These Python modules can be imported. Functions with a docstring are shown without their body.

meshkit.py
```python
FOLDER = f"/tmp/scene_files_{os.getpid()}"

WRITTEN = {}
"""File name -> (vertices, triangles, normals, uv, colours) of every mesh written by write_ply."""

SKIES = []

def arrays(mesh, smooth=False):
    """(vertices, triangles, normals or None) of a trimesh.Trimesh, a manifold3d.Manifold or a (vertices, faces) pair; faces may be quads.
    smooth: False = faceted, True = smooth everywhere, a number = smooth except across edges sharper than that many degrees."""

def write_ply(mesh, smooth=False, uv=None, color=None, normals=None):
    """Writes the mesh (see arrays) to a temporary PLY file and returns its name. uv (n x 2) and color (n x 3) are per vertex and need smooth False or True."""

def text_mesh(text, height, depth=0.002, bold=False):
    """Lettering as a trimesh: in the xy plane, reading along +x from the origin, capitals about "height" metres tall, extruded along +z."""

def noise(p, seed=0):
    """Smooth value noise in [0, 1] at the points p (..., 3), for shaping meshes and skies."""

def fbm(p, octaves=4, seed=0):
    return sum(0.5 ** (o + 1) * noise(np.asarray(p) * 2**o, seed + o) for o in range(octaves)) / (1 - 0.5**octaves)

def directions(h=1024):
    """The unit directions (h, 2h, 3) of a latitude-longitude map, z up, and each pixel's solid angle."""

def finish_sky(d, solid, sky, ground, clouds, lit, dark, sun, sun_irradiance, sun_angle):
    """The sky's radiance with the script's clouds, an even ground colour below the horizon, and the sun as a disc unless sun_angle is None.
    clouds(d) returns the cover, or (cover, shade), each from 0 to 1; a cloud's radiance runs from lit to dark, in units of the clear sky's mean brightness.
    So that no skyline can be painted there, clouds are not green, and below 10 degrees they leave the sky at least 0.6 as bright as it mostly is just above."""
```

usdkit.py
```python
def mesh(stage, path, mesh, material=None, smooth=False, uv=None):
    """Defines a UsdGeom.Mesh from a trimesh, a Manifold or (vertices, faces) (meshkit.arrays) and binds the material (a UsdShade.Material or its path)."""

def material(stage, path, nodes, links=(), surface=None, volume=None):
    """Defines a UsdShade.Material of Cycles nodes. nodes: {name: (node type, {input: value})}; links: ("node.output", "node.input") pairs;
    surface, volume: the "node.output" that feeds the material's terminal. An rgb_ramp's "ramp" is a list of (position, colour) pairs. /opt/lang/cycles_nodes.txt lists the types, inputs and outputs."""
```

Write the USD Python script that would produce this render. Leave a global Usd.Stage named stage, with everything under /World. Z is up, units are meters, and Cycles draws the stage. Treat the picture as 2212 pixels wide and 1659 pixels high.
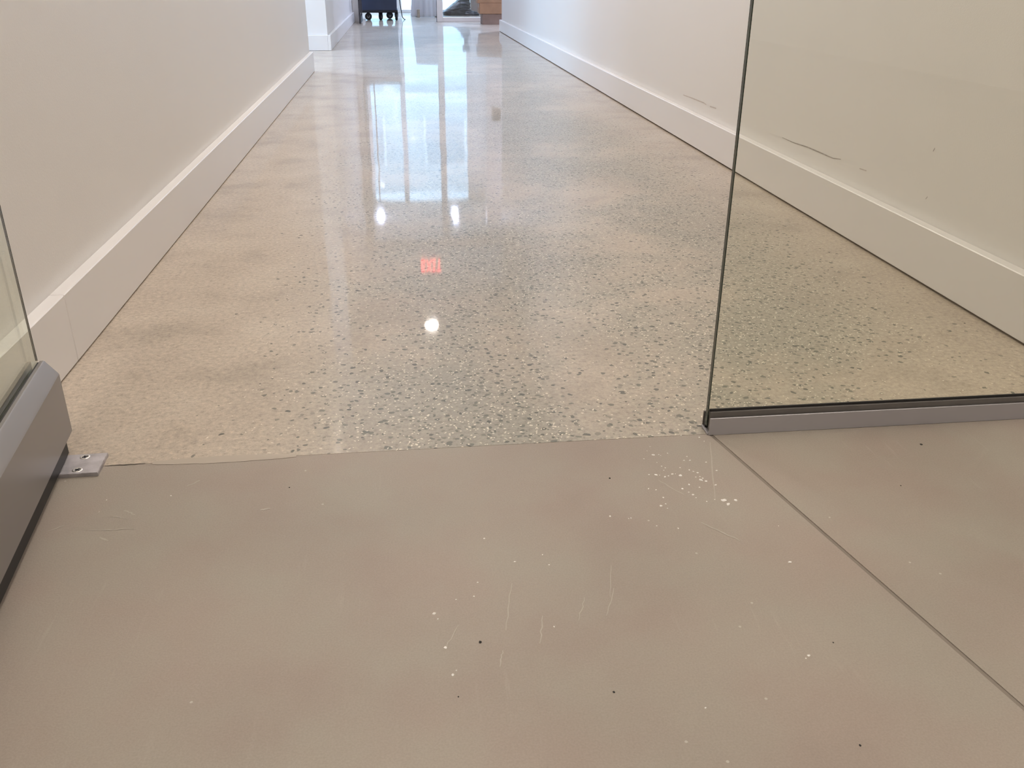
import math, random
import numpy as np, trimesh, usdkit, meshkit
from pxr import Usd, UsdGeom, UsdLux, UsdShade, Gf, Sdf
from shapely.geometry import Polygon

rng = np.random.default_rng(7)
random.seed(7)
stage = Usd.Stage.CreateInMemory()
UsdGeom.SetStageUpAxis(stage, UsdGeom.Tokens.z)
UsdGeom.SetStageMetersPerUnit(stage, 1.0)
UsdGeom.Xform.Define(stage, '/World')
UsdGeom.Scope.Define(stage, '/World/Looks')

# ---------------------------------------------------------------- camera
EXPOSURE = 1.48
FPX, CAMH = 1918.48, 0.70
ROT = np.array([[0.99319591, 0.04495623, -0.1074282], [-0.1163638, 0.41970735, -0.90016954], [0.00462018, 0.90654546, 0.4220829]])  # camera axes (columns) in the world
cam = UsdGeom.Camera.Define(stage, '/World/camera')
M = np.eye(4); M[:3, :3] = ROT.T; M[3, :3] = (0, 0, CAMH)
cam.AddTransformOp().Set(Gf.Matrix4d(*[float(x) for x in M.ravel()]))
cam.CreateHorizontalApertureAttr(36.0); cam.CreateVerticalApertureAttr(27.0)
cam.CreateFocalLengthAttr(36.0 * FPX / 2212)
cam.CreateClippingRangeAttr(Gf.Vec2f(0.05, 200))
cam.CreateExposureAttr(EXPOSURE)

# ---------------------------------------------------------------- sky (overcast) and the lamps' strength
dome = UsdLux.DomeLight.Define(stage, '/World/sky')
dome.CreateColorAttr(Gf.Vec3f(0.50, 0.76, 1.06)); dome.CreateIntensityAttr(0.68)
COOL = (0.60, 0.70, 1.02)
LAMP_COLOR, LAMP, LOBBY = (1.0, 0.90, 0.815), 62.0, 10.6


# ---------------------------------------------------------------- helpers
def px(x, y, axis=2, val=0.0):
    """The point of the plane axis = val that stands at the photograph's pixel: used once, to survey the place."""
    d = ROT @ np.array([x - 1106.0, 829.5 - y, -FPX]); o = np.array([0, 0, CAMH])
    return o + d * ((val - o[axis]) / d[axis])


used = {}


def numbered(parent, name):
    n = used.get((parent, name), 0); used[(parent, name)] = n + 1
    return f'{parent}/{name}' + (f'_{n:03d}' if n else '')


def tag(p, label=None, cat=None, group=None, kind=None):
    for k, v in (('label', label), ('category', cat), ('group', group), ('kind', kind)):
        if v: p.SetCustomDataByKey(k, v)
    return p


def thing(name, label, cat, loc=(0, 0, 0), rotz=0.0, group=None, kind=None):
    x = UsdGeom.Xform.Define(stage, numbered('/World', name))
    x.AddTranslateOp().Set(Gf.Vec3d(*map(float, loc))); x.AddRotateZOp().Set(math.degrees(rotz))
    return tag(x.GetPrim(), label, cat, group, kind)


def obj(name, mesh, mat, parent=None, smooth=30, label=None, kind=None):
    path = numbered(str(parent.GetPath()) if parent else '/World', name)
    p = usdkit.mesh(stage, path, mesh, mat, smooth=smooth).GetPrim()
    return tag(p, label, kind=kind)


def struct(name, mesh, mat, label, cat, smooth=30):
    return tag(obj(name, mesh, mat, smooth=smooth), label, cat, kind='structure')


def dup(root, loc, rotz, label, group=None):
    was = root.GetCustomData()
    name = root.GetName()
    r = thing(name, label, was['category'], loc, rotz, group or was.get('group'))
    r.GetReferences().AddInternalReference(root.GetPath()); r.SetInstanceable(True)
    return r


def box(x0, x1, y0, y1, z0, z1, r=0.0):
    """A box with chamfered edges."""
    if r <= 0:
        m = trimesh.creation.box([x1 - x0, y1 - y0, z1 - z0]); m.apply_translation([(x0 + x1) / 2, (y0 + y1) / 2, (z0 + z1) / 2]); return m
    P = []
    for X, sx in ((x0, 1), (x1, -1)):
        for Y, sy in ((y0, 1), (y1, -1)):
            for Z, sz in ((z0, 1), (z1, -1)):
                P += [(X, Y + sy * r, Z + sz * r), (X + sx * r, Y, Z + sz * r), (X + sx * r, Y + sy * r, Z)]
    return trimesh.Trimesh(P).convex_hull


def join(*ms):
    return trimesh.util.concatenate([m for m in ms])


def prism(poly, z0, z1):
    m = trimesh.creation.extrude_polygon(Polygon(poly), z1 - z0, engine='earcut'); m.apply_translation([0, 0, z0]); return m


def profile(pts, length):
    """A closed profile of (x, z) points run along +y from 0."""
    m = trimesh.creation.extrude_polygon(Polygon(pts), length, engine='earcut')   # in xy, up z
    T = np.eye(4); T[:3, :3] = [[1, 0, 0], [0, 0, 1], [0, 1, 0]]
    m.apply_transform(T); m.fix_normals(); return m


def cyl(r, h, at=(0, 0, 0), axis='z', n=24):
    m = trimesh.creation.cylinder(radius=r, height=h, sections=n)
    if axis == 'x': m.apply_transform(trimesh.transformations.rotation_matrix(math.pi / 2, [0, 1, 0]))
    if axis == 'y': m.apply_transform(trimesh.transformations.rotation_matrix(math.pi / 2, [1, 0, 0]))
    m.apply_translation(at); return m


def lathe(prof, n=32):
    return trimesh.creation.revolve(np.array(prof), sections=n)


def tube(pts, r, n=8):
    pts = np.array(pts, float); ms = []
    for a, b in zip(pts[:-1], pts[1:]):
        ms.append(trimesh.creation.cylinder(radius=r, segment=[a, b], sections=n))
    for p in pts[1:-1]:
        s = trimesh.creation.icosphere(1, r); s.apply_translation(p); ms.append(s)
    return join(*ms)


def ribbon(pts, w, z=0.0004, up=(0, 0, 1)):
    """A thin smear lying on a surface: pts are points on it, w its width in the middle."""
    pts = np.array(pts, float); up = np.array(up, float); n = len(pts); V = []; F = []
    for i, p in enumerate(pts):
        d = pts[min(i + 1, n - 1)] - pts[max(i - 1, 0)]; s = np.cross(up, d); s /= np.linalg.norm(s) + 1e-9
        ww = w * (0.35 + 0.65 * math.sin(math.pi * (i + 0.5) / n)) / 2
        V += [p + s * ww + up * z, p - s * ww + up * z]
    V = np.array(V)
    if np.cross(V[1] - V[0], V[3] - V[0]) @ up < 0: V = V.reshape(n, 2, 3)[:, ::-1].reshape(-1, 3)
    for i in range(n - 1):
        a = 2 * i; F += [[a, a + 1, a + 3], [a, a + 3, a + 2]]
    return trimesh.Trimesh(V, F, process=False)


def jitter_line(a, b, n=9, amp=0.002, axis=2, seed=0):
    g = np.random.default_rng(seed); a, b = np.array(a, float), np.array(b, float)
    P = a + (b - a) * np.linspace(0, 1, n)[:, None]
    off = g.normal(0, amp, (n, 3)); off[:, axis] = 0; off[0] = off[-1] = 0
    return P + off


# ---------------------------------------------------------------- materials
L = '/World/Looks/'


def simple(name, col, rough=0.5, metal=0.0, bump=0.0, bscale=200.0, var=0.06, vscale=3.0, spec=0.5, **kw):
    """A plain surface with a little procedural unevenness of tone and relief."""
    c = np.array(col, float)
    nodes = {'g': ('geometry', {}),
             'n': ('noise_texture', {'scale': vscale, 'detail': 3.0}),
             'r': ('rgb_ramp', {'ramp': [(0.3, tuple(c * (1 - var))), (0.7, tuple(np.minimum(c * (1 + var), 1)))]}),
             'p': ('principled_bsdf', {'roughness': rough, 'metallic': metal, 'specular_ior_level': spec, **kw})}
    links = [('g.position', 'n.vector'), ('n.fac', 'r.fac'), ('r.color', 'p.base_color')]
    if bump:
        nodes['n2'] = ('noise_texture', {'scale': bscale, 'detail': 3.0}); nodes['b'] = ('bump', {'strength': 1.0, 'distance': bump})
        links += [('g.position', 'n2.vector'), ('n2.fac', 'b.height'), ('b.normal', 'p.normal')]
    return usdkit.material(stage, L + name, nodes, links, surface='p.BSDF')


WALL = simple('wall_paint', (0.80, 0.785, 0.765), 0.42, bump=0.00025, bscale=260, var=0.012, vscale=0.8)
TRIM = simple('baseboard_paint', (0.80, 0.785, 0.775), 0.32, bump=0.0001, bscale=120, var=0.012, vscale=1.5)
CEIL = simple('ceiling_paint', (0.82, 0.81, 0.79), 0.8, var=0.02)
ALU = simple('anodised_aluminium', (0.41, 0.40, 0.415), 0.42, 0.45, bump=0.00004, bscale=900, var=0.03, vscale=6)
ALUD = simple('satin_rail_metal', (0.31, 0.295, 0.285), 0.36, 0.5, bump=0.00003, bscale=1200, var=0.03, vscale=4)
PLATE = simple('worn_plate_metal', (0.47, 0.45, 0.47), 0.45, 0.5, bump=0.0003, bscale=140, var=0.22, vscale=38)
SCREW = simple('screw_metal', (0.62, 0.60, 0.57), 0.35, 0.9, var=0.2, vscale=300)
FRAME = simple('storefront_frame', (0.74, 0.72, 0.71), 0.4, 0.2, var=0.03)
BLACK = simple('black_gasket', (0.012, 0.012, 0.012), 0.5, var=0.1)
GREYGASKET = simple('grey_gasket', (0.12, 0.11, 0.10), 0.55, var=0.08, vscale=40)
DARKMETAL = simple('dark_door_metal', (0.05, 0.05, 0.06), 0.4, 0.3)
EDGE = simple('glass_edge', (0.030, 0.042, 0.030), 0.08, var=0.15, vscale=20)
BLUE = simple('blue_plastic', (0.034, 0.050, 0.100), 0.45, bump=0.0006, bscale=60, var=0.15, vscale=6)
CARTBLACK = simple('black_plastic', (0.012, 0.014, 0.022), 0.5, var=0.15)
RUBBER = simple('wheel_rubber', (0.012, 0.012, 0.016), 0.55)
HUB = simple('wheel_hub', (0.35, 0.36, 0.38), 0.35, 0.5)
BAG = simple('black_bag_film', (0.006, 0.009, 0.012), 0.38, bump=0.002, bscale=16, var=0.2, vscale=9)
CARD = simple('cardboard', (0.36, 0.21, 0.125), 0.75, bump=0.0005, bscale=50, var=0.10, vscale=9)
CARD2 = simple('cardboard_dull', (0.27, 0.19, 0.16), 0.75, bump=0.0005, bscale=50, var=0.10, vscale=9)
CARDGREY = simple('cardboard_grey', (0.34, 0.29, 0.26), 0.75, var=0.08, vscale=9)
TAPE = simple('packing_tape', (0.42, 0.30, 0.20), 0.25, var=0.05)
SHEET = usdkit.material(stage, L + 'white_dust_sheet', {'d': ('diffuse_bsdf', {'color': (0.86, 0.84, 0.87)}), 't': ('translucent_bsdf', {'color': (0.86, 0.84, 0.87)}), 'm': ('mix_closure', {'fac': 0.4})}, [('d.BSDF', 'm.closure1'), ('t.BSDF', 'm.closure2')], surface='m.closure')
TAN = simple('bare_timber', (0.45, 0.38, 0.31), 0.6, var=0.12, vscale=30)
FLECK = simple('white_plaster', (0.74, 0.72, 0.68), 0.8, var=0.04)
CRUMB = simple('dark_dirt', (0.02, 0.018, 0.016), 0.8)
SCRATCH = simple('pale_scuff', (0.405, 0.362, 0.312), 0.7, var=0.06, vscale=120)
CRACK = simple('dark_crack', (0.09, 0.075, 0.06), 0.9, var=0.2, vscale=200)
SCUFF = simple('grey_scuff', (0.42, 0.39, 0.36), 0.7, var=0.25, vscale=90)
SCUFF2 = simple('faint_scuff', (0.60, 0.55, 0.51), 0.7, var=0.12, vscale=90)
STAIN = simple('grey_stain', (0.26, 0.25, 0.24), 0.08, var=0.12, vscale=60)
WHITEPL = simple('white_plastic', (0.78, 0.77, 0.75), 0.4, var=0.01)
PANEL = simple('panel_grey', (0.20, 0.17, 0.15), 0.4, var=0.05)
PAVE = simple('pavement_concrete', (0.52, 0.53, 0.54), 0.8, var=0.08, vscale=1.2)
FACADE = simple('pale_facade', (0.62, 0.68, 0.70), 0.7, var=0.06, vscale=0.7)
FACADE2 = simple('facade_band', (0.84, 0.86, 0.86), 0.6, var=0.03)
FARGLASS = simple('far_window_glass', (0.45, 0.52, 0.56), 0.15, var=0.1)


def pane(name, tint):
    """Thin see-through sheet: Schlick's reflectance, the same on both faces, since the sheet does not bend the light."""
    return usdkit.material(stage, L + name, {
        't': ('transparent_bsdf', {'color': tint}), 'g': ('glossy_bsdf', {'color': (1, 1, 1), 'roughness': 0.0}),
        'w': ('layer_weight', {'blend': 0.5}), 'p5': ('math', {'math_type': 'power', 'value2': 5.0}),
        'f': ('math', {'math_type': 'multiply_add', 'value2': 0.96, 'value3': 0.04}), 'm': ('mix_closure', {})},
        [('w.facing', 'p5.value1'), ('p5.value', 'f.value1'), ('f.value', 'm.fac'), ('t.BSDF', 'm.closure1'), ('g.BSDF', 'm.closure2')], surface='m.closure')


GLASS = pane('greenish_glass', (0.965, 0.968, 0.935))
GLASSDOOR = pane('door_glass', (0.91, 0.935, 0.88))
CLEAR = pane('clear_glass', (0.985, 0.99, 0.99))


def emit(name, col, s):
    return usdkit.material(stage, L + name, {'e': ('emission', {'color': col, 'strength': s})}, surface='e.emission')


RED = emit('exit_red', (1.0, 0.06, 0.075), 5.5)
LENS = emit('lamp_lens', LAMP_COLOR, 40.0)

# polished concrete: ground so that the aggregate shows in drifts, glossy from the sealer
POLISHED = usdkit.material(stage, L + 'polished_concrete', {
    'g': ('geometry', {}), 'sep': ('separate_xyz', {}),
    # where the aggregate is exposed: drifts, and less of it along the walls where the grinder did not reach
    'big': ('noise_texture', {'scale': 1.25, 'detail': 4.0, 'roughness': 0.55}),
    'mid': ('noise_texture', {'scale': 4.5, 'detail': 4.0, 'roughness': 0.6}),
    'drift': ('math', {'math_type': 'multiply_add', 'value2': 0.55}),
    'xm': ('math', {'math_type': 'subtract', 'value2': 0.42}), 'xa': ('math', {'math_type': 'absolute'}),
    'edge': ('map_range', {'range_type': 'smoothstep', 'from_min': 0.85, 'from_max': 0.30, 'to_min': 0.0, 'to_max': 1.0, 'clamp': True}),
    'band': ('map_range', {'range_type': 'smoothstep', 'from_min': 0.58, 'from_max': 0.86, 'to_min': 0.06, 'to_max': 1.0, 'clamp': True}),
    'dens': ('math', {'math_type': 'multiply'}),
    # matrix colour
    'mat': ('rgb_ramp', {'ramp': [(0.34, (0.405, 0.345, 0.278)), (0.46, (0.478, 0.406, 0.328)), (0.56, (0.500, 0.428, 0.346)), (0.68, (0.530, 0.460, 0.375))]}),
    'tone': ('mix', {'mix_type': 'mix', 'color2': (0.310, 0.290, 0.240)}),
    'tonef': ('math', {'math_type': 'multiply', 'value2': 0.9}),
    'fine': ('noise_texture', {'scale': 95.0, 'detail': 4.0, 'roughness': 0.85}),
    'finer': ('rgb_ramp', {'ramp': [(0.30, (0.60, 0.60, 0.59)), (0.44, (0.92, 0.92, 0.92)), (0.56, (1.06, 1.06, 1.05)), (0.70, (1.34, 1.32, 1.26))]}),
    'mul': ('mix', {'mix_type': 'multiply', 'fac': 1.0}),
    # dark pebbles
    'warp': ('noise_texture', {'scale': 70.0, 'detail': 1.0}),
    'ws': ('vector_math', {'math_type': 'scale', 'scale': 0.011}),
    'wp': ('vector_math', {'math_type': 'add'}),
    'rb': ('math', {'math_type': 'multiply_add', 'value2': 0.8, 'value3': 0.35}), 'dq': ('math', {'math_type': 'divide'}),
    'v1': ('voronoi_texture', {'scale': 92.0, 'dimensions': '2D'}),
    's1': ('separate_color', {}),
    'r1': ('math', {'math_type': 'multiply', 'value2': 0.62}),
    'k1': ('math', {'math_type': 'less_than'}),
    'd1': ('map_range', {'range_type': 'smoothstep', 'from_min': 0.46, 'from_max': 0.32, 'to_min': 0.0, 'to_max': 1.0, 'clamp': True}),
    'm1': ('math', {'math_type': 'multiply'}),
    'm1b': ('math', {'math_type': 'multiply', 'value2': 0.88}),
    'pc': ('rgb_ramp', {'ramp': [(0.0, (0.075, 0.076, 0.066)), (0.5, (0.15, 0.148, 0.124)), (1.0, (0.28, 0.262, 0.215))]}),
    'x1': ('mix', {'mix_type': 'mix'}),
    # pale chips
    'v2': ('voronoi_texture', {'scale': 250.0, 'dimensions': '2D'}),
    's2': ('separate_color', {}),
    'r2': ('math', {'math_type': 'multiply', 'value2': 0.10}),
    'k2': ('math', {'math_type': 'less_than'}),
    'd2': ('map_range', {'range_type': 'smoothstep', 'from_min': 0.48, 'from_max': 0.34, 'to_min': 0.0, 'to_max': 1.0, 'clamp': True}),
    'm2': ('math', {'math_type': 'multiply'}),
    'x2': ('mix', {'mix_type': 'mix', 'color2': (0.72, 0.66, 0.55)}),
    # the sealer's long, faint waves
    'wave': ('noise_texture', {'scale': 2.2, 'detail': 1.0}),
    'b': ('bump', {'strength': 1.0, 'distance': 0.0012}),
    'rr': ('map_range', {'from_min': 0.3, 'from_max': 0.7, 'to_min': 0.025, 'to_max': 0.05, 'clamp': True}),
    'p': ('principled_bsdf', {'ior': 1.5, 'specular_ior_level': 0.5}),
    'dust': ('principled_bsdf', {'roughness': 0.40, 'ior': 1.5}), 'film': ('mix_closure', {'fac': 0.50}),
}, [('g.position', 'sep.vector'), ('g.position', 'big.vector'), ('g.position', 'mid.vector'), ('g.position', 'fine.vector'), ('g.position', 'warp.vector'), ('g.position', 'wave.vector'),
    ('mid.fac', 'drift.value1'), ('big.fac', 'drift.value3'),
    ('sep.x', 'xm.value1'), ('xm.value', 'xa.value1'), ('xa.value', 'edge.value'),
    ('drift.value', 'band.value'), ('band.result', 'dens.value1'), ('edge.result', 'dens.value2'),
    ('mid.fac', 'mat.fac'), ('dens.value', 'tonef.value1'), ('tonef.value', 'tone.fac'), ('mat.color', 'tone.color1'),
    ('fine.fac', 'finer.fac'), ('tone.color', 'mul.color1'), ('finer.color', 'mul.color2'),
    ('warp.color', 'ws.vector1'), ('g.position', 'wp.vector1'), ('ws.vector', 'wp.vector2'),
    ('wp.vector', 'v1.vector'), ('v1.color', 's1.color'), ('dens.value', 'r1.value1'), ('s1.r', 'k1.value1'), ('r1.value', 'k1.value2'), ('s1.b', 'rb.value1'), ('v1.distance', 'dq.value1'), ('rb.value', 'dq.value2'), ('dq.value', 'd1.value'),
    ('k1.value', 'm1.value1'), ('d1.result', 'm1.value2'), ('m1.value', 'm1b.value1'), ('s1.g', 'pc.fac'),
    ('m1b.value', 'x1.fac'), ('mul.color', 'x1.color1'), ('pc.color', 'x1.color2'),
    ('wp.vector', 'v2.vector'), ('v2.color', 's2.color'), ('dens.value', 'r2.value1'), ('s2.r', 'k2.value1'), ('r2.value', 'k2.value2'), ('v2.distance', 'd2.value'),
    ('k2.value', 'm2.value1'), ('d2.result', 'm2.value2'), ('m2.value', 'x2.fac'), ('x1.color', 'x2.color1'),
    ('x2.color', 'p.base_color'), ('wave.fac', 'b.height'), ('b.normal', 'p.normal'), ('mid.fac', 'rr.value'), ('rr.result', 'p.roughness'), ('x2.color', 'dust.base_color'), ('p.BSDF', 'film.closure1'), ('dust.BSDF', 'film.closure2')], surface='film.closure')

# matt trowelled lobby floor: soft clouds of tone, fine dragged scratches
MATT = usdkit.material(stage, L + 'matt_concrete', {
    'g': ('geometry', {}),
    'big': ('noise_texture', {'scale': 3.0, 'detail': 4.0, 'roughness': 0.5}),
    'base': ('rgb_ramp', {'ramp': [(0.32, (0.288, 0.250, 0.212)), (0.5, (0.325, 0.282, 0.240)), (0.68, (0.352, 0.304, 0.260))]}),
    'hue': ('noise_texture', {'scale': 6.0, 'detail': 3.0}),
    'tint': ('rgb_ramp', {'ramp': [(0.35, (1.03, 0.985, 0.975)), (0.65, (0.975, 1.005, 0.985))]}),
    'mt': ('mix', {'mix_type': 'multiply', 'fac': 1.0}),
    'fine': ('noise_texture', {'scale': 420.0, 'detail': 2.0}),
    'finer': ('rgb_ramp', {'ramp': [(0.3, (0.95, 0.95, 0.95)), (0.7, (1.05, 1.05, 1.05))]}),
    'mf': ('mix', {'mix_type': 'multiply', 'fac': 1.0}),
    'map': ('mapping', {'mapping_type': 'point', 'rotation': (0, 0, 0.12), 'scale': (75.0, 6.0, 1.0)}),
    'str': ('noise_texture', {'scale': 1.0, 'detail': 3.0, 'roughness': 0.65}),
    'where': ('noise_texture', {'scale': 4.0, 'detail': 2.0}),
    'wr': ('map_range', {'from_min': 0.52, 'from_max': 0.70, 'to_min': 0.0, 'to_max': 1.0, 'clamp': True}),
    'sr': ('map_range', {'from_min': 0.60, 'from_max': 0.74, 'to_min': 0.0, 'to_max': 0.30, 'clamp': True}),
    'sm': ('math', {'math_type': 'multiply'}),
    'xs': ('mix', {'mix_type': 'mix', 'color2': (0.50, 0.45, 0.39)}),
    'v': ('voronoi_texture', {'scale': 55.0, 'dimensions': '2D'}), 'sv': ('separate_color', {}),
    'kv': ('math', {'math_type': 'less_than', 'value2': 0.006}), 'dv': ('math', {'math_type': 'less_than', 'value2': 0.09}),
    'mv': ('math', {'math_type': 'multiply'}), 'mv2': ('math', {'math_type': 'multiply', 'value2': 0.6}),
    'xv': ('mix', {'mix_type': 'mix', 'color2': (0.55, 0.52, 0.47)}),
    'b': ('bump', {'strength': 1.0, 'distance': 0.0002}),
    'p': ('principled_bsdf', {'roughness': 0.55, 'specular_ior_level': 0.4}),
}, [('g.position', 'big.vector'), ('g.position', 'hue.vector'), ('g.position', 'fine.vector'), ('g.position', 'map.vector'), ('map.vector', 'str.vector'), ('g.position', 'where.vector'), ('g.position', 'v.vector'),
    ('big.fac', 'base.fac'), ('hue.fac', 'tint.fac'), ('base.color', 'mt.color1'), ('tint.color', 'mt.color2'),
    ('fine.fac', 'finer.fac'), ('mt.color', 'mf.color1'), ('finer.color', 'mf.color2'),
    ('str.fac', 'sr.value'), ('where.fac', 'wr.value'), ('sr.result', 'sm.value1'), ('wr.result', 'sm.value2'),
    ('sm.value', 'xs.fac'), ('mf.color', 'xs.color1'),
    ('v.color', 'sv.color'), ('sv.r', 'kv.value1'), ('v.distance', 'dv.value1'), ('kv.value', 'mv.value1'), ('dv.value', 'mv.value2'), ('mv.value', 'mv2.value1'),
    ('mv2.value', 'xv.fac'), ('xs.color', 'xv.color1'), ('xv.color', 'p.base_color'),
    ('fine.fac', 'b.height'), ('b.normal', 'p.normal')], surface='p.BSDF')

# ---------------------------------------------------------------- the shell
XL, XR = -0.655, 1.250            # faces of the baseboards
TB, HB = 0.028, 0.137             # their thickness and height
WL, WR = XL - TB, XR + TB         # faces of the walls
YT = 1.262                        # where the two floors meet
YJ, YS = 7.233, 9.137             # the side passage on the left
YR = 12.0                         # end of the right wall
YF = 14.35                        # the storefront
YO = 17.5                         # the outer glazing
CZ = 3.4

fl = thing('floor', 'concrete floor, polished with exposed aggregate down the corridor and matt grey in front of it', 'floor', kind='structure')
obj('polished_slab', box(-3.7, 4.7, YT, YO + 0.1, -0.12, 0.0), POLISHED, fl, smooth=False, label='polished speckled concrete of the corridor')
J0, J1 = px(1545, 947), px(2212, 1530)
jd = (J1 - J0)[:2] / np.linalg.norm((J1 - J0)[:2]); jn = np.array([jd[1], -jd[0]])
a0 = J0[:2] - jd * 0.02; a0 = J0[:2] + jd * ((YT - J0[1]) / jd[1]); a1 = J0[:2] + jd * ((-9.0 - J0[1]) / jd[1])
gw = 0.0030
obj('matt_slab', prism([(-3.0, YT), (-3.0, -9.0), tuple(a1 + jn * gw), tuple(a0 + jn * gw)], -0.12, -0.0002), MATT, fl, smooth=False, label='matt taupe concrete in front of the corridor')
obj('matt_slab', prism([tuple(a0 - jn * gw), tuple(a1 - jn * gw), (5.0, -9.0), (5.0, YT)], -0.12, -0.0002), MATT, fl, smooth=False, label='matt taupe concrete under the glass panel')
obj('joint_filler', prism([tuple(a0 + jn * gw * 1.2 - [0, 0.001]), tuple(a1 + jn * gw * 1.2), tuple(a1 - jn * gw * 1.2), tuple(a0 - jn * gw * 1.2 - [0, 0.001])], -0.1, -0.0013), simple('joint_filler_grey', (0.225, 0.193, 0.160), 0.9), fl, smooth=False, label='dark saw-cut joint')
obj('threshold_smear', ribbon(jitter_line(px(330, 1000), px(640, 984), 12, 0.0012, seed=3), 0.022, 0.0002), simple('smear_grey', (0.41, 0.355, 0.29), 0.6), fl, smooth=False, label='pale filler smeared along the floor seam')
obj('crack', ribbon(jitter_line(px(226, 1006.5), px(314, 1001.5), 12, 0.0004, seed=4), 0.0026, 0.0003), CRACK, fl, smooth=False, label='thin dark crack beside the pivot plate')
for i, (p, q, w) in enumerate([((102, 1148), (140, 1135), .0022), ((188, 1146), (292, 1142.5), .0020), ((268, 1103), (292, 1112), .0024), ((244, 1115), (270, 1120), .0020),
                               ((215, 1160), (234, 1168), .0030), ((405, 1050), (432, 1037), .0022), ((562, 1102), (584, 1098), .0040),
                               ((1422, 1037), (1478, 1068), .0018), ((1514, 1128), (1598, 1168), .0028), ((1534, 955), (1545, 1080), .0020),
                               ((960, 1405), (990, 1350), .0016), ((1093, 1362), (1106, 1260), .0014), ((1166, 1390), (1172, 1330), .0016), ((1310, 1330), (1326, 1270), .0012),
                               ((1080, 1440), (1086, 1405), .0016), ((1250, 1340), (1262, 1290), .0012), ((1318, 1290), (1320, 1220), .0010)]):
    obj('scratch', ribbon(jitter_line(px(*p), px(*q), 8, 0.0008, seed=20 + i), w, 0.00012), SCRATCH, fl, smooth=False)
obj('stain', cyl(0.035, 0.0006, (*px(1010, 156)[:2], 0.0003)), STAIN, fl, label='small dark round spot')

struct('wall_left', box(WL - 0.19, WL, 1.20, YJ, 0, CZ), WALL, 'plain white left corridor wall, from the glass door to the side passage', 'wall', False)
struct('wall_left', box(-3.7, WL, YS + TB, YF + 0.1, 0, CZ), WALL, 'white left wall beyond the side passage, in front of the far doorway', 'wall', False)
wr = tag(UsdGeom.Xform.Define(stage, '/World/wall_right').GetPrim(), 'white right corridor wall with faint scuffs low down, partly behind glass', 'wall', kind='structure')
obj('plaster', box(WR, WR + 0.2, 1.20, YR, 0, CZ), WALL, wr, smooth=False)
for i, (pts, w, m) in enumerate([([(1690, 297), (1714, 308), (1745, 318), (1775, 331), (1800, 342), (1817, 344)], .0038, SCUFF), ([(1476, 205), (1495, 212), (1520, 222), (1526, 226)], .005, SCUFF2),
                                 ([(1534, 230), (1547, 234)], .005, SCUFF2), ([(1857, 364), (1872, 369)], .004, SCUFF2), ([(2016, 327), (2020, 320)], .004, SCUFF), ([(2000, 430), (2004, 425)], .003, SCUFF)]):
    obj('scuff_mark', ribbon([px(*p, 0, WR) for p in pts], w, 0.0006, (-1, 0, 0)), m, wr)
struct('wall_end', join(box(WR + 0.001, 4.5, YF - 0.05, YF + 0.15, 0, CZ), box(1.62, 1.8, YF + 0.15, YO, 0, CZ), box(1.285, 1.62, YO - 0.06, YO, 0, CZ)), WALL, 'white wall to the right of the far glazing, behind the cardboard boxes', 'wall', False)
struct('wall_end', box(WL - 0.2, WL, YF + 0.1, YO, 0, CZ), WALL, 'white left wall of the bright vestibule, beyond the far doorway', 'wall', False)
struct('wall_side', join(box(WR + 0.2, 4.5, YR - 0.2, YR, 0, CZ), box(4.5, 4.7, YR - 0.2, YF + 0.1, 0, CZ)), WALL, 'white wall of the side recess behind the right corridor wall', 'wall', False)
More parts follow.
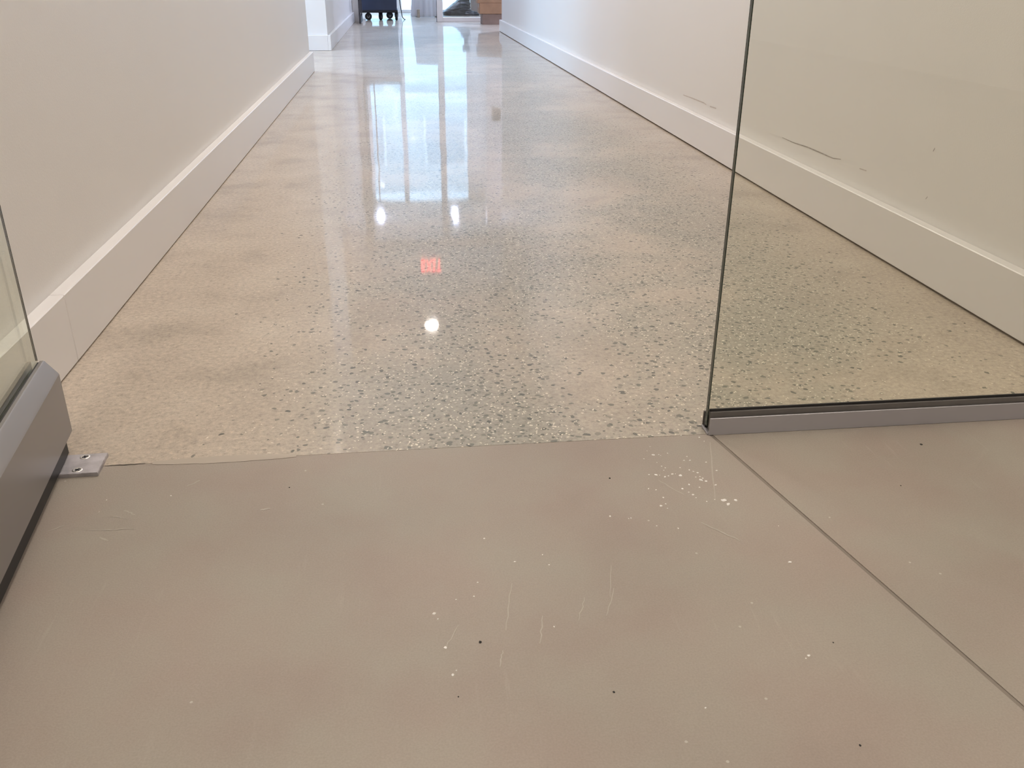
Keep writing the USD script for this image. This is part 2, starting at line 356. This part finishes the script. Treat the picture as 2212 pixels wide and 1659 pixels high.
struct('wall_side', box(-3.7, WL - 0.19, YJ - 0.2, YJ, 0, CZ), WALL, 'white near wall of the left side passage', 'wall', False)
struct('wall_front', join(box(-3.0, WL - 0.19, 1.20, 1.40, 0, CZ), box(WR + 0.2, 4.0, 1.20, 1.40, 0, CZ)), WALL, 'white lobby wall on both sides of the corridor mouth', 'wall', False)
struct('wall_back', box(-3.2, 4.2, -9.2, -9.0, 0, CZ), WALL, 'white lobby wall behind the viewer', 'wall', False)
struct('wall_lobby', join(box(-3.2, -3.0, -9.0, 1.4, 0, CZ), box(4.0, 4.2, -9.0, 1.4, 0, CZ)), WALL, 'white side walls of the lobby', 'wall', False)
struct('ceiling', join(box(-3.2, 4.2, -9.2, YR, CZ, CZ + 0.2), box(-3.7, -3.2, YJ - 0.2, YS + 0.3, CZ, CZ + 0.2), box(-3.2, 4.7, YR, YO + 0.1, CZ, CZ + 0.2)), CEIL, 'flat white ceiling over the corridor', 'ceiling', False)

# baseboards
BG = 0.0055
yj = px(152, 700, 0, XL)[1]
bl = thing('baseboard_left', 'tall white baseboard along the left corridor wall with one open joint near the glass door', 'baseboard', kind='structure')
obj('board', box(WL, XL, 1.20, yj - 0.0007, 0.0015, HB + 0.002, 0.002), TRIM, bl)
obj('board', box(WL, XL, yj + 0.0007, YJ, 0.0015, HB + 0.002, 0.002), TRIM, bl)
bl2 = thing('baseboard_left', 'white baseboard turning the corner at the far side of the left passage', 'baseboard', kind='structure')
obj('board', box(WL, XL, YS, YF - 0.07, 0.001, HB, 0.002), TRIM, bl2)
obj('board', box(-2.5, WL - 0.0005, YS, YS + TB, 0.001, HB, 0.002), TRIM, bl2)
br = thing('baseboard_right', 'tall white baseboard along the right corridor wall above a thin dark gap', 'baseboard', kind='structure')
obj('board', box(XR, WR, 1.30, YR, BG, HB, 0.002), TRIM, br)
obj('board', box(XR, WR + 0.2, YR + 0.0005, YR + TB, BG, HB, 0.002), TRIM, br)
obj('shadow_gap_backer', box(WR - 0.004, WR, 1.30, YR, 0.0, BG), BLACK, br)

# ---------------------------------------------------------------- right glass panel in its floor channel
XG = 0.4795
gp = thing('glass_panel', 'fixed greenish glass panel standing in a grey metal floor channel on the right', 'glass panel', (XG, YT, 0))
GL = XR - XG + 0.02
obj('glass_pane', box(0.0004, GL, 0.005, 0.015, 0.012, 3.3), GLASS, gp, smooth=False)
obj('glass_edge', box(-0.0012, 0.0004, 0.005, 0.015, 0.012, 3.3, 0.0005), EDGE, gp, label='dark green polished edge of the glass')
y0 = -0.006
obj('floor_channel', join(box(0, GL, y0, y0 + 0.0025, 0.0, 0.0315, 0.0006), box(-0.002, GL, y0 + 0.0025, 0.028, 0.0, 0.004, 0.0006)), ALU, gp, label='grey metal U-channel')
obj('channel_back', box(-0.0005, GL, 0.0255, 0.028, 0.004, 0.030, 0.0005), GREYGASKET, gp, label='dark rear leg of the channel')
obj('setting_block', box(0.0005, GL, 0.0155, 0.025, 0.0045, 0.0275), BLACK, gp)
obj('gasket', box(0.001, GL, y0 + 0.005, 0.0048, 0.0085, 0.0405, 0.0004), GREYGASKET, gp, label='grey wedge gasket along the glass')
obj('seal', box(0.0005, GL, 0.0022, 0.0049, 0.0406, 0.0448, 0.0003), BLACK, gp, label='black seal line at the foot of the glass')
obj('top_track', box(0, GL, -0.012, 0.032, 3.3, CZ, 0.001), ALU, gp)

# ---------------------------------------------------------------- left glass door, swung open towards the viewer
ZB = 0.028                           # clearance of the rail
b, c = px(156, 930, 2, ZB), px(0, 1263, 2, ZB)
d = (b - c)[:2] / np.linalg.norm((b - c)[:2])
rz = math.atan2(d[1], d[0]) - math.pi / 2            # local y runs along the door to its far end, local x is the side we see
LEN = 0.94
dr = thing('door_1', 'open frameless glass door with a thick grey bottom rail at the left edge', 'door', (b[0] - d[0] * LEN, b[1] - d[1] * LEN, 0), rz, kind='structure')
R = [(0, ZB), (0, 0.1270), (-0.0015, 0.1300), (-0.0162, 0.1505), (-0.0182, 0.1518), (-0.0230, 0.1518), (-0.0230, 0.138), (-0.0360, 0.138), (-0.0360, 0.1518), (-0.0408, 0.1518), (-0.0428, 0.1505), (-0.0575, 0.1300), (-0.059, 0.1270), (-0.059, ZB)]
rail = profile(R, LEN)
obj('bottom_rail', rail, ALUD, dr, smooth=22, label='tapered grey metal bottom rail')
obj('glass_pane', box(-0.035, -0.026, 0, LEN - 0.0008, 0.1385, 2.6), GLASSDOOR, dr, smooth=False)
obj('glass_edge', box(-0.0290, -0.0258, LEN - 0.0007, LEN + 0.0004, 0.1525, 2.6, 0.0002), EDGE, dr, label='dark green edge of the glass')
obj('gasket', box(-0.0257, -0.0232, 0.002, LEN - 0.004, 0.1385, 0.1512), BLACK, dr, label='black gasket between rail and glass')
obj('bottom_seal', box(-0.050, -0.0015, 0.0, LEN - 0.036, 0.0075, ZB - 0.0002), BLACK, dr, label='black strip under the rail')
obj('top_rail', profile([(0, 2.6), (0, 2.7), (-0.06, 2.7), (-0.06, 2.6)], LEN), ALUD, dr)

# floor pivot plate under the door
P4 = [px(233, 977.5, 2, .006)[:2], px(211, 1020.5, 2, .006)[:2], px(121, 1026, 2, .006)[:2], px(100, 986, 2, .006)[:2]]
pp = thing('pivot_plate', 'flat grey metal floor plate with two screws under the glass door', 'plate')
poly = Polygon(P4).buffer(0.0)
top = poly.buffer(-0.0006, join_style=2)
pl = join(trimesh.creation.extrude_polygon(poly, 0.0052, engine='earcut'))
pl2 = trimesh.creation.extrude_polygon(top, 0.0008, engine='earcut'); pl2.apply_translation([0, 0, 0.0052])
obj('plate', join(pl, pl2), PLATE, pp, smooth=False)
for sx, sy in ((183.5, 987), (167, 1015)):
    q = px(sx, sy, 2, 0.006)
    s = lathe([(0.0, 0.0061), (0.0046, 0.0061), (0.0052, 0.0066), (0.0064, 0.0066), (0.0074, 0.0062), (0.0078, 0.0058)], 28)
    s.apply_translation([q[0], q[1], 0]); sc = obj('screw', s, SCREW, pp)
    sl = join(box(-0.0042, 0.0042, -0.0013, 0.0013, 0.0060, 0.0065), box(-0.0013, 0.0013, -0.0042, 0.0042, 0.0060, 0.0065)); sl.apply_transform(trimesh.transformations.rotation_matrix(0.6 + sx, [0, 0, 1])); sl.apply_translation([q[0], q[1], 0])
    obj('cross_slot', sl, DARKMETAL, sc, smooth=False)

# ---------------------------------------------------------------- far storefront
w1 = thing('window_1', 'pale metal storefront at the far end with an open doorway and a glazed side light', 'window', (0, YF, 0), kind='structure')
obj('jamb', box(WL + 0.002, -0.559, -0.05, 0.05, 0, CZ, 0.002), FRAME, w1)
obj('post', box(0.556, 0.644, -0.05, 0.05, 0, CZ, 0.002), FRAME, w1)
obj('seal', box(0.5515, 0.5558, -0.045, 0.045, 0, CZ), DARKMETAL, w1, label='dark edge strip of the post')
obj('sill', box(0.6445, WR, -0.05, 0.05, 0, 0.062, 0.002), FRAME, w1)
obj('head', join(box(-0.558, 0.551, -0.05, 0.05, 3.28, CZ, 0.002), box(0.6445, WR, -0.05, 0.05, 3.28, CZ, 0.002)), FRAME, w1)
obj('pane', box(0.6445, WR, -0.004, 0.004, 0.0625, 3.279), CLEAR, w1, smooth=False)

d2 = thing('door_2', 'narrow dark-edged glass door standing open edge-on at the far doorway', 'door', (-0.552, YF - 0.055, 0), 0.0, kind='structure')
obj('stile', box(-0.0135, 0.0135, -0.62, -0.585, 0.012, 2.7, 0.002), DARKMETAL, d2)
obj('stile', box(-0.0135, 0.0135, -0.04, -0.004, 0.012, 2.7, 0.002), DARKMETAL, d2)
obj('bottom_rail', box(-0.0135, 0.0135, -0.5845, -0.0405, 0.012, 0.10, 0.002), DARKMETAL, d2)
obj('top_rail', box(-0.0135, 0.0135, -0.5845, -0.0405, 2.6, 2.7, 0.002), DARKMETAL, d2)
obj('pane', box(-0.004, 0.004, -0.5845, -0.0405, 0.1005, 2.5995), CLEAR, d2, smooth=False)

w2 = thing('window_2', 'outer glazing of the vestibule, bright with daylight behind the blue cart', 'window', (0, YO, 0), kind='structure')
for x0, x1 in ((WL + 0.001, -0.60), (-0.047, 0.047), (1.20, 1.284)):
    obj('mullion', box(x0, x1, -0.04, 0.04, 0, CZ, 0.002), FRAME, w2)
obj('mullion', box(-0.535, -0.515, -0.02, 0.02, 0.05, CZ, 0.002), DARKMETAL, w2, label='thin dark mullion')
for x0, x1 in ((-0.5995, -0.0475), (0.0475, 1.1995)):
    obj('rail', box(x0, x1, -0.03, 0.03, 0, 0.05, 0.002), FRAME, w2)
    obj('pane', box(x0, x1, -0.005, 0.005, 0.051, CZ - 0.001), CLEAR, w2, smooth=False)

w3 = thing('window_3', 'window at the end of the left side passage', 'window', (-3.6, 0, 0), kind='structure')
obj('frame', join(box(-0.05, 0.05, YJ, YJ + 0.06, 0, CZ), box(-0.05, 0.05, YS - 0.03, YS + 0.03, 0, CZ), box(-0.05, 0.05, YJ + 0.06, YS - 0.03, 0, 0.06), box(-0.05, 0.05, YJ + 0.06, YS - 0.03, CZ - 0.06, CZ)), FRAME, w3)
obj('pane', box(-0.005, 0.005, YJ + 0.06, YS - 0.03, 0.06, CZ - 0.06), CLEAR, w3, smooth=False)

# ---------------------------------------------------------------- lamps
def downlight(x, y, label, power, color=LAMP_COLOR, k=1.0):
    t = thing('ceiling_downlight', label, 'ceiling light', (x, y, CZ), 0)
    obj('trim_ring', lathe([(0.078 * k, 0.0), (0.105 * k, -0.001), (0.107 * k, -0.004), (0.100 * k, -0.008), (0.080 * k, -0.006), (0.078 * k, 0.0)], 40), WHITEPL, t)
    obj('lens', lathe([(0.0, -0.003), (0.078 * k, -0.003), (0.078 * k, -0.001), (0.0, -0.001)], 40), LENS, t)
    l = UsdLux.DiskLight.Define(stage, str(t.GetPath()) + '/light')
    l.AddTranslateOp().Set(Gf.Vec3d(0, 0, -0.012)); l.CreateRadiusAttr(0.075 * k)
    l.CreateColorAttr(Gf.Vec3f(*color)); l.CreateIntensityAttr(power)
    return t


for i, (x, y, k) in enumerate([(0.232, 10.69, 0.8), (-0.25, 6.7, 2.3), (-0.25, 4.6, 2.2), (-0.25, 2.6, 1.6)]):
    downlight(x, y, ['round downlight in the corridor ceiling, farthest, mirrored in the floor', 'round downlight in the corridor ceiling, second farthest', 'round downlight in the middle of the corridor ceiling', 'round downlight in the corridor ceiling just inside the glass door'][i], LAMP * k)
for x, lab in ((-0.50, 'round downlight in the vestibule ceiling, on the left'), (0.85, 'round downlight in the vestibule ceiling, on the right')):
    downlight(x, 16.1, lab, LAMP * 8, COOL, 0.7)
for k, (x, y) in enumerate([(-0.6, -0.2), (1.9, -0.2), (-0.6, -2.4), (1.9, -2.4)]):
    t = thing('ceiling_panel_light', ['square lobby ceiling light, front left', 'square lobby ceiling light, front right', 'square lobby ceiling light, rear left', 'square lobby ceiling light, rear right'][k], 'ceiling light', (x, y, CZ))
    obj('frame', join(box(-0.31, 0.31, -0.31, -0.30, -0.02, 0), box(-0.31, 0.31, 0.30, 0.31, -0.02, 0), box(-0.31, -0.30, -0.30, 0.30, -0.02, 0), box(0.30, 0.31, -0.30, 0.30, -0.02, 0)), WHITEPL, t)
    obj('diffuser', box(-0.30, 0.30, -0.30, 0.30, -0.012, -0.004), emit('diffuser_%d' % k, LAMP_COLOR, LOBBY), t, smooth=False)

downlight(2.6, 13.2, 'round downlight in the side recess past the right wall', LAMP * 11.0, COOL)
downlight(-1.7, 8.2, 'round downlight in the ceiling of the left side passage', LAMP * 4.5, COOL)

# exit sign hanging over the corridor
ex = thing('exit_sign', 'red lit EXIT sign hanging from the ceiling, seen mirrored in the floor', 'sign', (0.285, 11.75, 2.83))
obj('housing', box(-0.155, 0.155, -0.002, 0.04, 0, 0.22, 0.006), WHITEPL, ex)
t = meshkit.text_mesh('EXIT', 0.17, 0.004)
w = t.bounds[1][0] - t.bounds[0][0]; t.apply_translation([-(t.bounds[0][0] + t.bounds[1][0]) / 2, -t.bounds[0][1], 0]); t.apply_scale([0.275 / w, 1, 1])
T = np.eye(4); T[:3, :3] = [[1, 0, 0], [0, 0, -1], [0, 1, 0]]; t.apply_transform(T); t.apply_translation([0, -0.0022, 0.025])
obj('lettering', t, RED, ex, smooth=False, label='red letters EXIT')
obj('canopy', join(box(-0.012, 0.012, 0.008, 0.03, 0.22, CZ - 2.83 - 0.02), box(-0.07, 0.07, -0.02, 0.06, CZ - 2.83 - 0.02, CZ - 2.83)), WHITEPL, ex)

# wall panel on the end wall
wp = thing('wall_panel', 'small dark control panel on the white end wall, mirrored in the floor', 'panel', (1.445, YF - 0.05, 1.28))
obj('case', box(-0.06, 0.06, -0.03, 0, 0, 0.17, 0.004), PANEL, wp)
obj('face_plate', box(-0.045, 0.045, -0.033, -0.0302, 0.05, 0.15), DARKMETAL, wp)

# ---------------------------------------------------------------- blue cart in the vestibule
ct = thing('utility_cart', 'dark blue tub cart on black casters in the far doorway', 'cart', (-0.305, 15.1, 0), 0.0)
def tub(z0, z1, w0, d0, w1_, d1):
    P = [(sx * w0, sy * d0, z0) for sx in (-1, 1) for sy in (-1, 1)] + [(sx * w1_, sy * d1, z1) for sx in (-1, 1) for sy in (-1, 1)]
    return trimesh.Trimesh(P).convex_hull
import manifold3d as mf
def man(m): return mf.Manifold(mf.Mesh(np.array(m.vertices, np.float32), np.array(m.faces, np.uint32)))
body = man(tub(0.145, 0.90, 0.272, 0.30, 0.288, 0.33)) - man(tub(0.165, 0.95, 0.262, 0.29, 0.279, 0.321))
obj('tub', body, BLUE, ct, smooth=False)
obj('rim', join(box(-0.305, 0.305, -0.35, -0.325, 0.88, 0.92, 0.005), box(-0.305, 0.305, 0.325, 0.35, 0.88, 0.92, 0.005), box(-0.305, -0.282, -0.325, 0.325, 0.88, 0.92, 0.005), box(0.282, 0.305, -0.325, 0.325, 0.88, 0.92, 0.005)), BLUE, ct)
obj('base', box(-0.275, 0.285, -0.31, 0.31, 0.108, 0.145, 0.008), CARTBLACK, ct, label='black base frame')
for i, (x, y, a) in enumerate([(-0.165, -0.22, 0.0), (0.022, -0.20, 1.25), (0.155, 0.20, 0.35), (0.262, -0.24, 1.5)]):
    wh = lathe([(0.0, -0.016), (0.030, -0.016), (0.046, -0.018), (0.052, -0.012), (0.052, 0.012), (0.046, 0.018), (0.030, 0.016), (0.0, 0.016)], 28)
    Q = trimesh.transformations.rotation_matrix(math.pi / 2, [1, 0, 0]); Q = trimesh.transformations.rotation_matrix(a, [0, 0, 1]) @ Q; Q[:3, 3] = (x, y, 0.052)
    wh.apply_transform(Q); wo = obj('wheel', wh, RUBBER, ct)
    hb = cyl(0.02, 0.038); hb.apply_transform(Q); obj('hub', hb, HUB, wo)
    fk = join(box(-0.012, 0.012, -0.026, -0.021, 0.045, 0.105), box(-0.012, 0.012, 0.021, 0.026, 0.045, 0.105), box(-0.022, 0.022, -0.026, 0.026, 0.098, 0.108))
    Q2 = trimesh.transformations.rotation_matrix(a, [0, 0, 1]); Q2[:3, 3] = (x, y, 0); fk.apply_transform(Q2); obj('fork', fk, CARTBLACK, wo)
obj('push_handle', tube([(0.292, -0.30, 0.80), (0.34, -0.30, 0.84), (0.34, 0.30, 0.84), (0.292, 0.30, 0.80)], 0.012), CARTBLACK, ct)
cd = obj('cord', tube([(0.006, 15.0, 0.46), (0.004, 14.99, 0.36), (0.018, 14.98, 0.24), (0.034, 14.97, 0.12), (0.048, 14.96, 0.035), (0.075, 14.95, 0.007), (0.088, 14.97, 0.005)], 0.006), BLACK)
tag(cd, 'thin black cord trailing from the right side of the blue cart to the floor', 'cord')

# ---------------------------------------------------------------- white sheet draped over a trestle
def drape(w, dpt, h, flare, folds, seed):
    g = np.random.default_rng(seed); n, k = 160, 26; V = []; F = []
    per = []
    for i in range(n):
        u = i / n * 4; s = int(u); f = u - s
        cx, cy = [(-1 + 2 * f, -1), (1, -1 + 2 * f), (1 - 2 * f, 1), (-1, 1 - 2 * f)][s]
        r = 0.90 + 0.10 / max(abs(cx), abs(cy)); L_ = math.hypot(cx, cy); rr = min(1.0, 1.22 / L_)
        per.append((cx * rr, cy * rr))
    per = np.array(per)
    for j in range(k + 1):
        t_ = j / k; z = h * (1 - t_)
        for i in range(n):
            cx, cy = per[i]; wob = flare * t_ * (1 + 0.55 * math.sin(i / n * folds * 2 * math.pi + 0.7 * math.sin(i * 0.11)) + 0.25 * math.sin(i / n * folds * 4.6 * math.pi))
            zz = z + (0.012 * t_ ** 3) * (0.5 + 0.5 * math.sin(i / n * 10 * math.pi + 1.0))
            V.append((cx * (w / 2 + wob), cy * (dpt / 2 + wob), max(zz, 0.006)))
    for j in range(k):
        for i in range(n):
            a_, b_ = j * n + i, j * n + (i + 1) % n
            F += [[a_, a_ + n, b_], [b_, a_ + n, b_ + n]]
    V.append((0, 0, h + 0.01)); c_ = len(V) - 1
    F += [[c_, i, (i + 1) % n] for i in range(n)]
    return trimesh.Trimesh(V, F, process=False)


tr = thing('trestle', 'bare timber trestle under the white sheet in the vestibule', 'trestle', (0.455, 16.05, 0))
obj('table_top', box(-0.20, 0.20, -0.18, 0.18, 0.68, 0.73, 0.003), TAN, tr)
for sx, sy in ((-0.155, -0.155), (0.16, -0.155), (-0.155, 0.155), (0.16, 0.155)):
    obj('leg', box(sx - 0.022, sx + 0.022, sy - 0.022, sy + 0.022, 0.0, 0.68, 0.002), TAN, tr)
obj('foot', join(box(0.29 - 0.455, 0.335 - 0.455, -0.33, -0.27, 0, 0.12, 0.002), box(0.30 - 0.455, 0.325 - 0.455, -0.27, -0.17, 0.02, 0.06, 0.002)), TAN, tr, label='tan timber foot showing below the sheet')
sh = drape(0.39, 0.40, 0.745, 0.04, 9, 3)
sh.apply_translation([0.455, 16.05, 0])
keep = sh
s_ = obj('dust_sheet', keep, SHEET, smooth=True)
tag(s_, 'white dust sheet draped over a trestle between the blue cart and the metal post', 'dust sheet')

# ---------------------------------------------------------------- black rubbish bag behind the side light
def bag_mesh(rows, y0, y1, seed, n=72):
    """A slumped sack lofted through (z, left, right) rows, wrinkled."""
    rows = np.array(rows, float); zs = np.linspace(0, rows[-1, 0], 44); V = []; F = []
    for z in zs:
        l, r = np.interp(z, rows[:, 0], rows[:, 1]), np.interp(z, rows[:, 0], rows[:, 2]); k = (r - l) / (rows[0, 2] - rows[0, 1])
        for i in range(n):
            a_ = 2 * math.pi * i / n; cx, cy = math.cos(a_), math.sin(a_)
            q = (abs(cx) ** 2.6 + abs(cy) ** 2.6) ** (-1 / 2.6)
            V.append(((l + r) / 2 + cx * q * (r - l) / 2, (y0 + y1) / 2 + cy * q * (y1 - y0) / 2 * (0.35 + 0.65 * k), z))
    V = np.array(V); c0 = V.mean(0); d_ = V - c0; d_ /= np.linalg.norm(d_, axis=1, keepdims=True)
    w_ = np.abs(meshkit.fbm(V * [9, 9, 16] + seed, 4, seed) - 0.5) * 2
    V = V + d_ * ((w_ - 0.25) * 0.045)[:, None] * np.clip(V[:, 2:3] / 0.05, 0.15, 1)
    V[:, 2] = np.maximum(V[:, 2], 0)
    for j in range(len(zs) - 1):
        for i in range(n):
            a_, b_ = j * n + i, j * n + (i + 1) % n; F += [[a_, b_, a_ + n], [b_, b_ + n, a_ + n]]
    V = np.vstack([V, V[:n].mean(0), V[-n:].mean(0)]); m_ = len(V)
    for i in range(n):
        F += [[m_ - 2, (i + 1) % n, i], [m_ - 1, (len(zs) - 1) * n + i, (len(zs) - 1) * n + (i + 1) % n]]
    return trimesh.Trimesh(V, F, process=False)


bg = thing('rubbish_bag', 'crumpled black plastic rubbish bag slumped behind the far side light', 'bag', (0.98, 16.45, 0))
obj('sack', bag_mesh([(0, -.235, .225), (.05, -.245, .232), (.085, -.205, .232), (.15, -.115, .230), (.22, -.02, .228), (.28, .05, .222), (.36, .10, .20), (.42, .135, .175), (.45, .14, .165)], -0.17, 0.17, 5), BAG, bg, smooth=True)
obj('folded_end', bag_mesh([(0, .10, .375), (.03, .10, .372), (.055, .12, .335), (.085, .14, .25), (.10, .15, .20)], -0.20, -0.02, 8), BAG, bg, smooth=True)
obj('knot', bag_mesh([(0.0, .115, .185), (.45, .115, .185), (.50, .09, .215), (.55, .08, .23), (.58, .12, .19)], -0.05, 0.05, 11), BAG, bg, smooth=True)


def carton(name, label, x0, x1, y0, y1, z0, z1, mat, rot=0.0, group=None):
    cx, cy = (x0 + x1) / 2, (y0 + y1) / 2; w_, d_, h_ = x1 - x0, y1 - y0, z1 - z0
    t = thing(name, label, 'box', (cx, cy, z0), rot, group)
    obj('body', box(-w_ / 2, w_ / 2, -d_ / 2, d_ / 2, 0, h_ - 0.004, 0.003), mat, t)
    obj('flap', box(-w_ / 2 + 0.001, w_ / 2 - 0.001, -d_ / 2, -0.001, h_ - 0.004, h_, 0.001), mat, t)
    obj('flap', box(-w_ / 2 + 0.001, w_ / 2 - 0.001, 0.001, d_ / 2, h_ - 0.004, h_, 0.001), mat, t)
    obj('tape', join(box(-w_ / 2 - 0.0005, w_ / 2 + 0.0005, -0.024, 0.024, h_ - 0.0002, h_ + 0.0004), box(-w_ / 2 - 0.0006, -w_ / 2, -0.024, 0.024, h_ - 0.06, h_)), TAPE, t)
    return t


carton('cardboard_box', 'dull brown cardboard box at the bottom of the stack past the right wall', 1.172, 1.59, 13.58, 13.93, 0.0, 0.140, CARD2)
carton('cardboard_box', 'orange-brown cardboard box in the middle of the stack past the right wall', 1.132, 1.58, 13.57, 13.94, 0.140, 0.279, CARD, 0.0)
carton('cardboard_box', 'brown topmost cardboard box of the stack past the right wall', 1.105, 1.57, 13.58, 13.93, 0.279, 0.43, CARD)
carton('cardboard_box', 'greyish cardboard box behind the black bag, seen through the side light', 1.235, 1.55, 16.70, 17.05, 0.0, 0.245, CARDGREY)

# ---------------------------------------------------------------- plaster crumbs on the lobby floor
FP = [(1411, 982.5, 2.2), (1423, 982, 1.3), (1427, 984, 1.2), (1398, 974, 1.0), (1404, 965, 1.0), (1442, 979, 1.2), (1483.5, 986, 1.5), (1477.5, 994.5, 1.9), (1490.5, 994.5, 2.0), (1525, 998.5, 1.6),
      (1391, 991, 1.1), (1419, 999, .9), (1429, 1007, 1.1), (1437, 1010.5, 1.4), (1434, 1016, 1.1), (1469, 1010, 1.6), (1489, 1015, 1.7), (1498, 1018.5, 1.5), (1507, 1021, 1.8), (1548, 1016.5, 1.9),
      (1402, 1025, 1.5), (1417, 1025.5, 2.2), (1425, 1026.5, 1.2), (1436.5, 1030, 2.0), (1444, 1028, 1.6), (1452.5, 1024, 2.4), (1459, 1023.5, 1.0), (1470, 1027, 3.2), (1503, 1030.5, 1.5), (1512, 1029.5, 1.3),
      (1514, 1037, 4.0), (1525, 1039.5, 2.4), (1518, 1033, 1.6), (1546, 1047.5, 2.2), (1488.5, 1046.5, 2.2), (1474, 1055.5, 1.7), (1401, 1055.5, 1.5), (1417, 1058, 1.2), (1488, 1063, 1.2), (1497, 1068.5, 2.6),
      (1503.5, 1075, 1.4), (1511, 1052.5, 1.8), (1433, 1074.5, 1.6), (1438, 1088.5, 2.0), (1428, 1092.5, 2.4), (1442, 1098, 1.2), (1526.5, 1083, 1.6), (1563.5, 1080.5, 3.6), (1589, 1080.5, 3.2), (1573, 1089, 3.8),
      (1544, 1079, 1.2), (1318, 1115, 1.8), (1363, 1119, 1.6), (1358, 1120, 1.2), (1418.5, 1136, 1.2), (1465, 1141, 1.7), (1510.5, 944.5, 2.0), (1521, 953, 1.0), (1471, 940.5, 1.2),
      (1046, 1163, 1.8), (1186, 1220, 1.8), (1112, 1213, 1.6), (1172, 1198, 1.2), (1197, 1353.5, 1.6), (938, 1325, 2.6), (946, 1337, 1.6), (962, 1399, 3.2), (978, 1457.5, 2.6), (986, 1448, 1.6),
      (1747, 1416, 2.8), (1741, 1422, 1.6), (1706, 1214, 2.4), (230, 1080, 1.2), (369, 1071, 1.4), (214, 1106, 1.0), (1682, 1136, 1.0), (1032, 1258, 1.8), (1024, 1288, 1.6), (985, 1295, 1.4), (1524, 1529, 1.4)]
ms = []
for i, (x, y, s) in enumerate(FP):
    q = px(x, y); dist = math.hypot(*q); g = np.random.default_rng(100 + i)
    m = trimesh.creation.icosphere(1, 1.0); v = np.array(m.vertices) * (1 + 0.5 * g.uniform(-.5, .5, (len(m.vertices), 1)))
    r_ = s * 0.92 * math.sqrt(dist ** 2 + 0.49) / FPX
    v = v * [r_ * g.uniform(.9, 1.4), r_ * g.uniform(1.0, 1.8), r_ * 0.35]
    an = g.uniform(0, 3.1); v[:, :2] = v[:, :2] @ np.array([[math.cos(an), -math.sin(an)], [math.sin(an), math.cos(an)]])
    v[:, 2] = np.maximum(v[:, 2], -0.0008) + 0.0; ms.append(trimesh.Trimesh(v + [q[0], q[1], 0], m.faces, process=False))
fk_ = obj('plaster_crumbs', join(*ms), FLECK, smooth=False)
tag(fk_, 'scatter of tiny white plaster crumbs on the matt floor near the glass panel', 'crumbs', kind='stuff')
ms = []
for i, (x, y, s) in enumerate([(1037, 1387, 3.0), (1317, 1033, 2.0), (1990, 960, 2.4), (1858, 1610, 2.2), (990, 1505, 1.6), (1326, 1495, 2.4), (625, 1053, 1.4), (1946, 1049, 1.2), (1800, 1388, 1.4)]):
    q = px(x, y); g = np.random.default_rng(300 + i); m = trimesh.creation.icosphere(1, 1.0)
    r_ = s * math.sqrt(q[0] ** 2 + q[1] ** 2 + .49) / FPX
    v = np.array(m.vertices) * (1 + 0.4 * g.uniform(-.5, .5, (len(m.vertices), 1))) * [r_, r_ * 1.3, r_ * .5]; v[:, 2] = np.maximum(v[:, 2], -0.0008)
    ms.append(trimesh.Trimesh(v + [q[0], q[1], 0], m.faces, process=False))
ck = obj('dirt_specks', join(*ms), CRUMB, smooth=False)
tag(ck, 'few scattered tiny dark specks of dirt on the matt floor', 'dirt', kind='stuff')

# ---------------------------------------------------------------- outside
struct('ground', join(box(-60, 60, YO + 0.1, 60, -0.15, -0.02), box(-60, -3.7, -30, YO + 0.1, -0.15, -0.02)), PAVE, 'pale concrete pavement outside the far glazing', 'ground', False)
fb = thing('building', 'pale building across the street, glimpsed through the far glazing', 'building', (0, 34, 0))
obj('facade', box(-16, 16, 0, 6, -0.02, 7.0), FACADE, fb, smooth=False)
obj('cornice', box(-16, 16, -0.25, 0, 3.3, 3.6), FACADE2, fb, smooth=False)
for k in range(10):
    x = -13.5 + 3 * k
    wdw = obj('window', box(x - 0.8, x + 0.8, -0.06, 0, 4.2, 6.0), FACADE2, fb, smooth=False)
    obj('pane', box(x - 0.7, x + 0.7, -0.08, -0.06, 4.3, 5.9), FARGLASS, wdw, smooth=False)
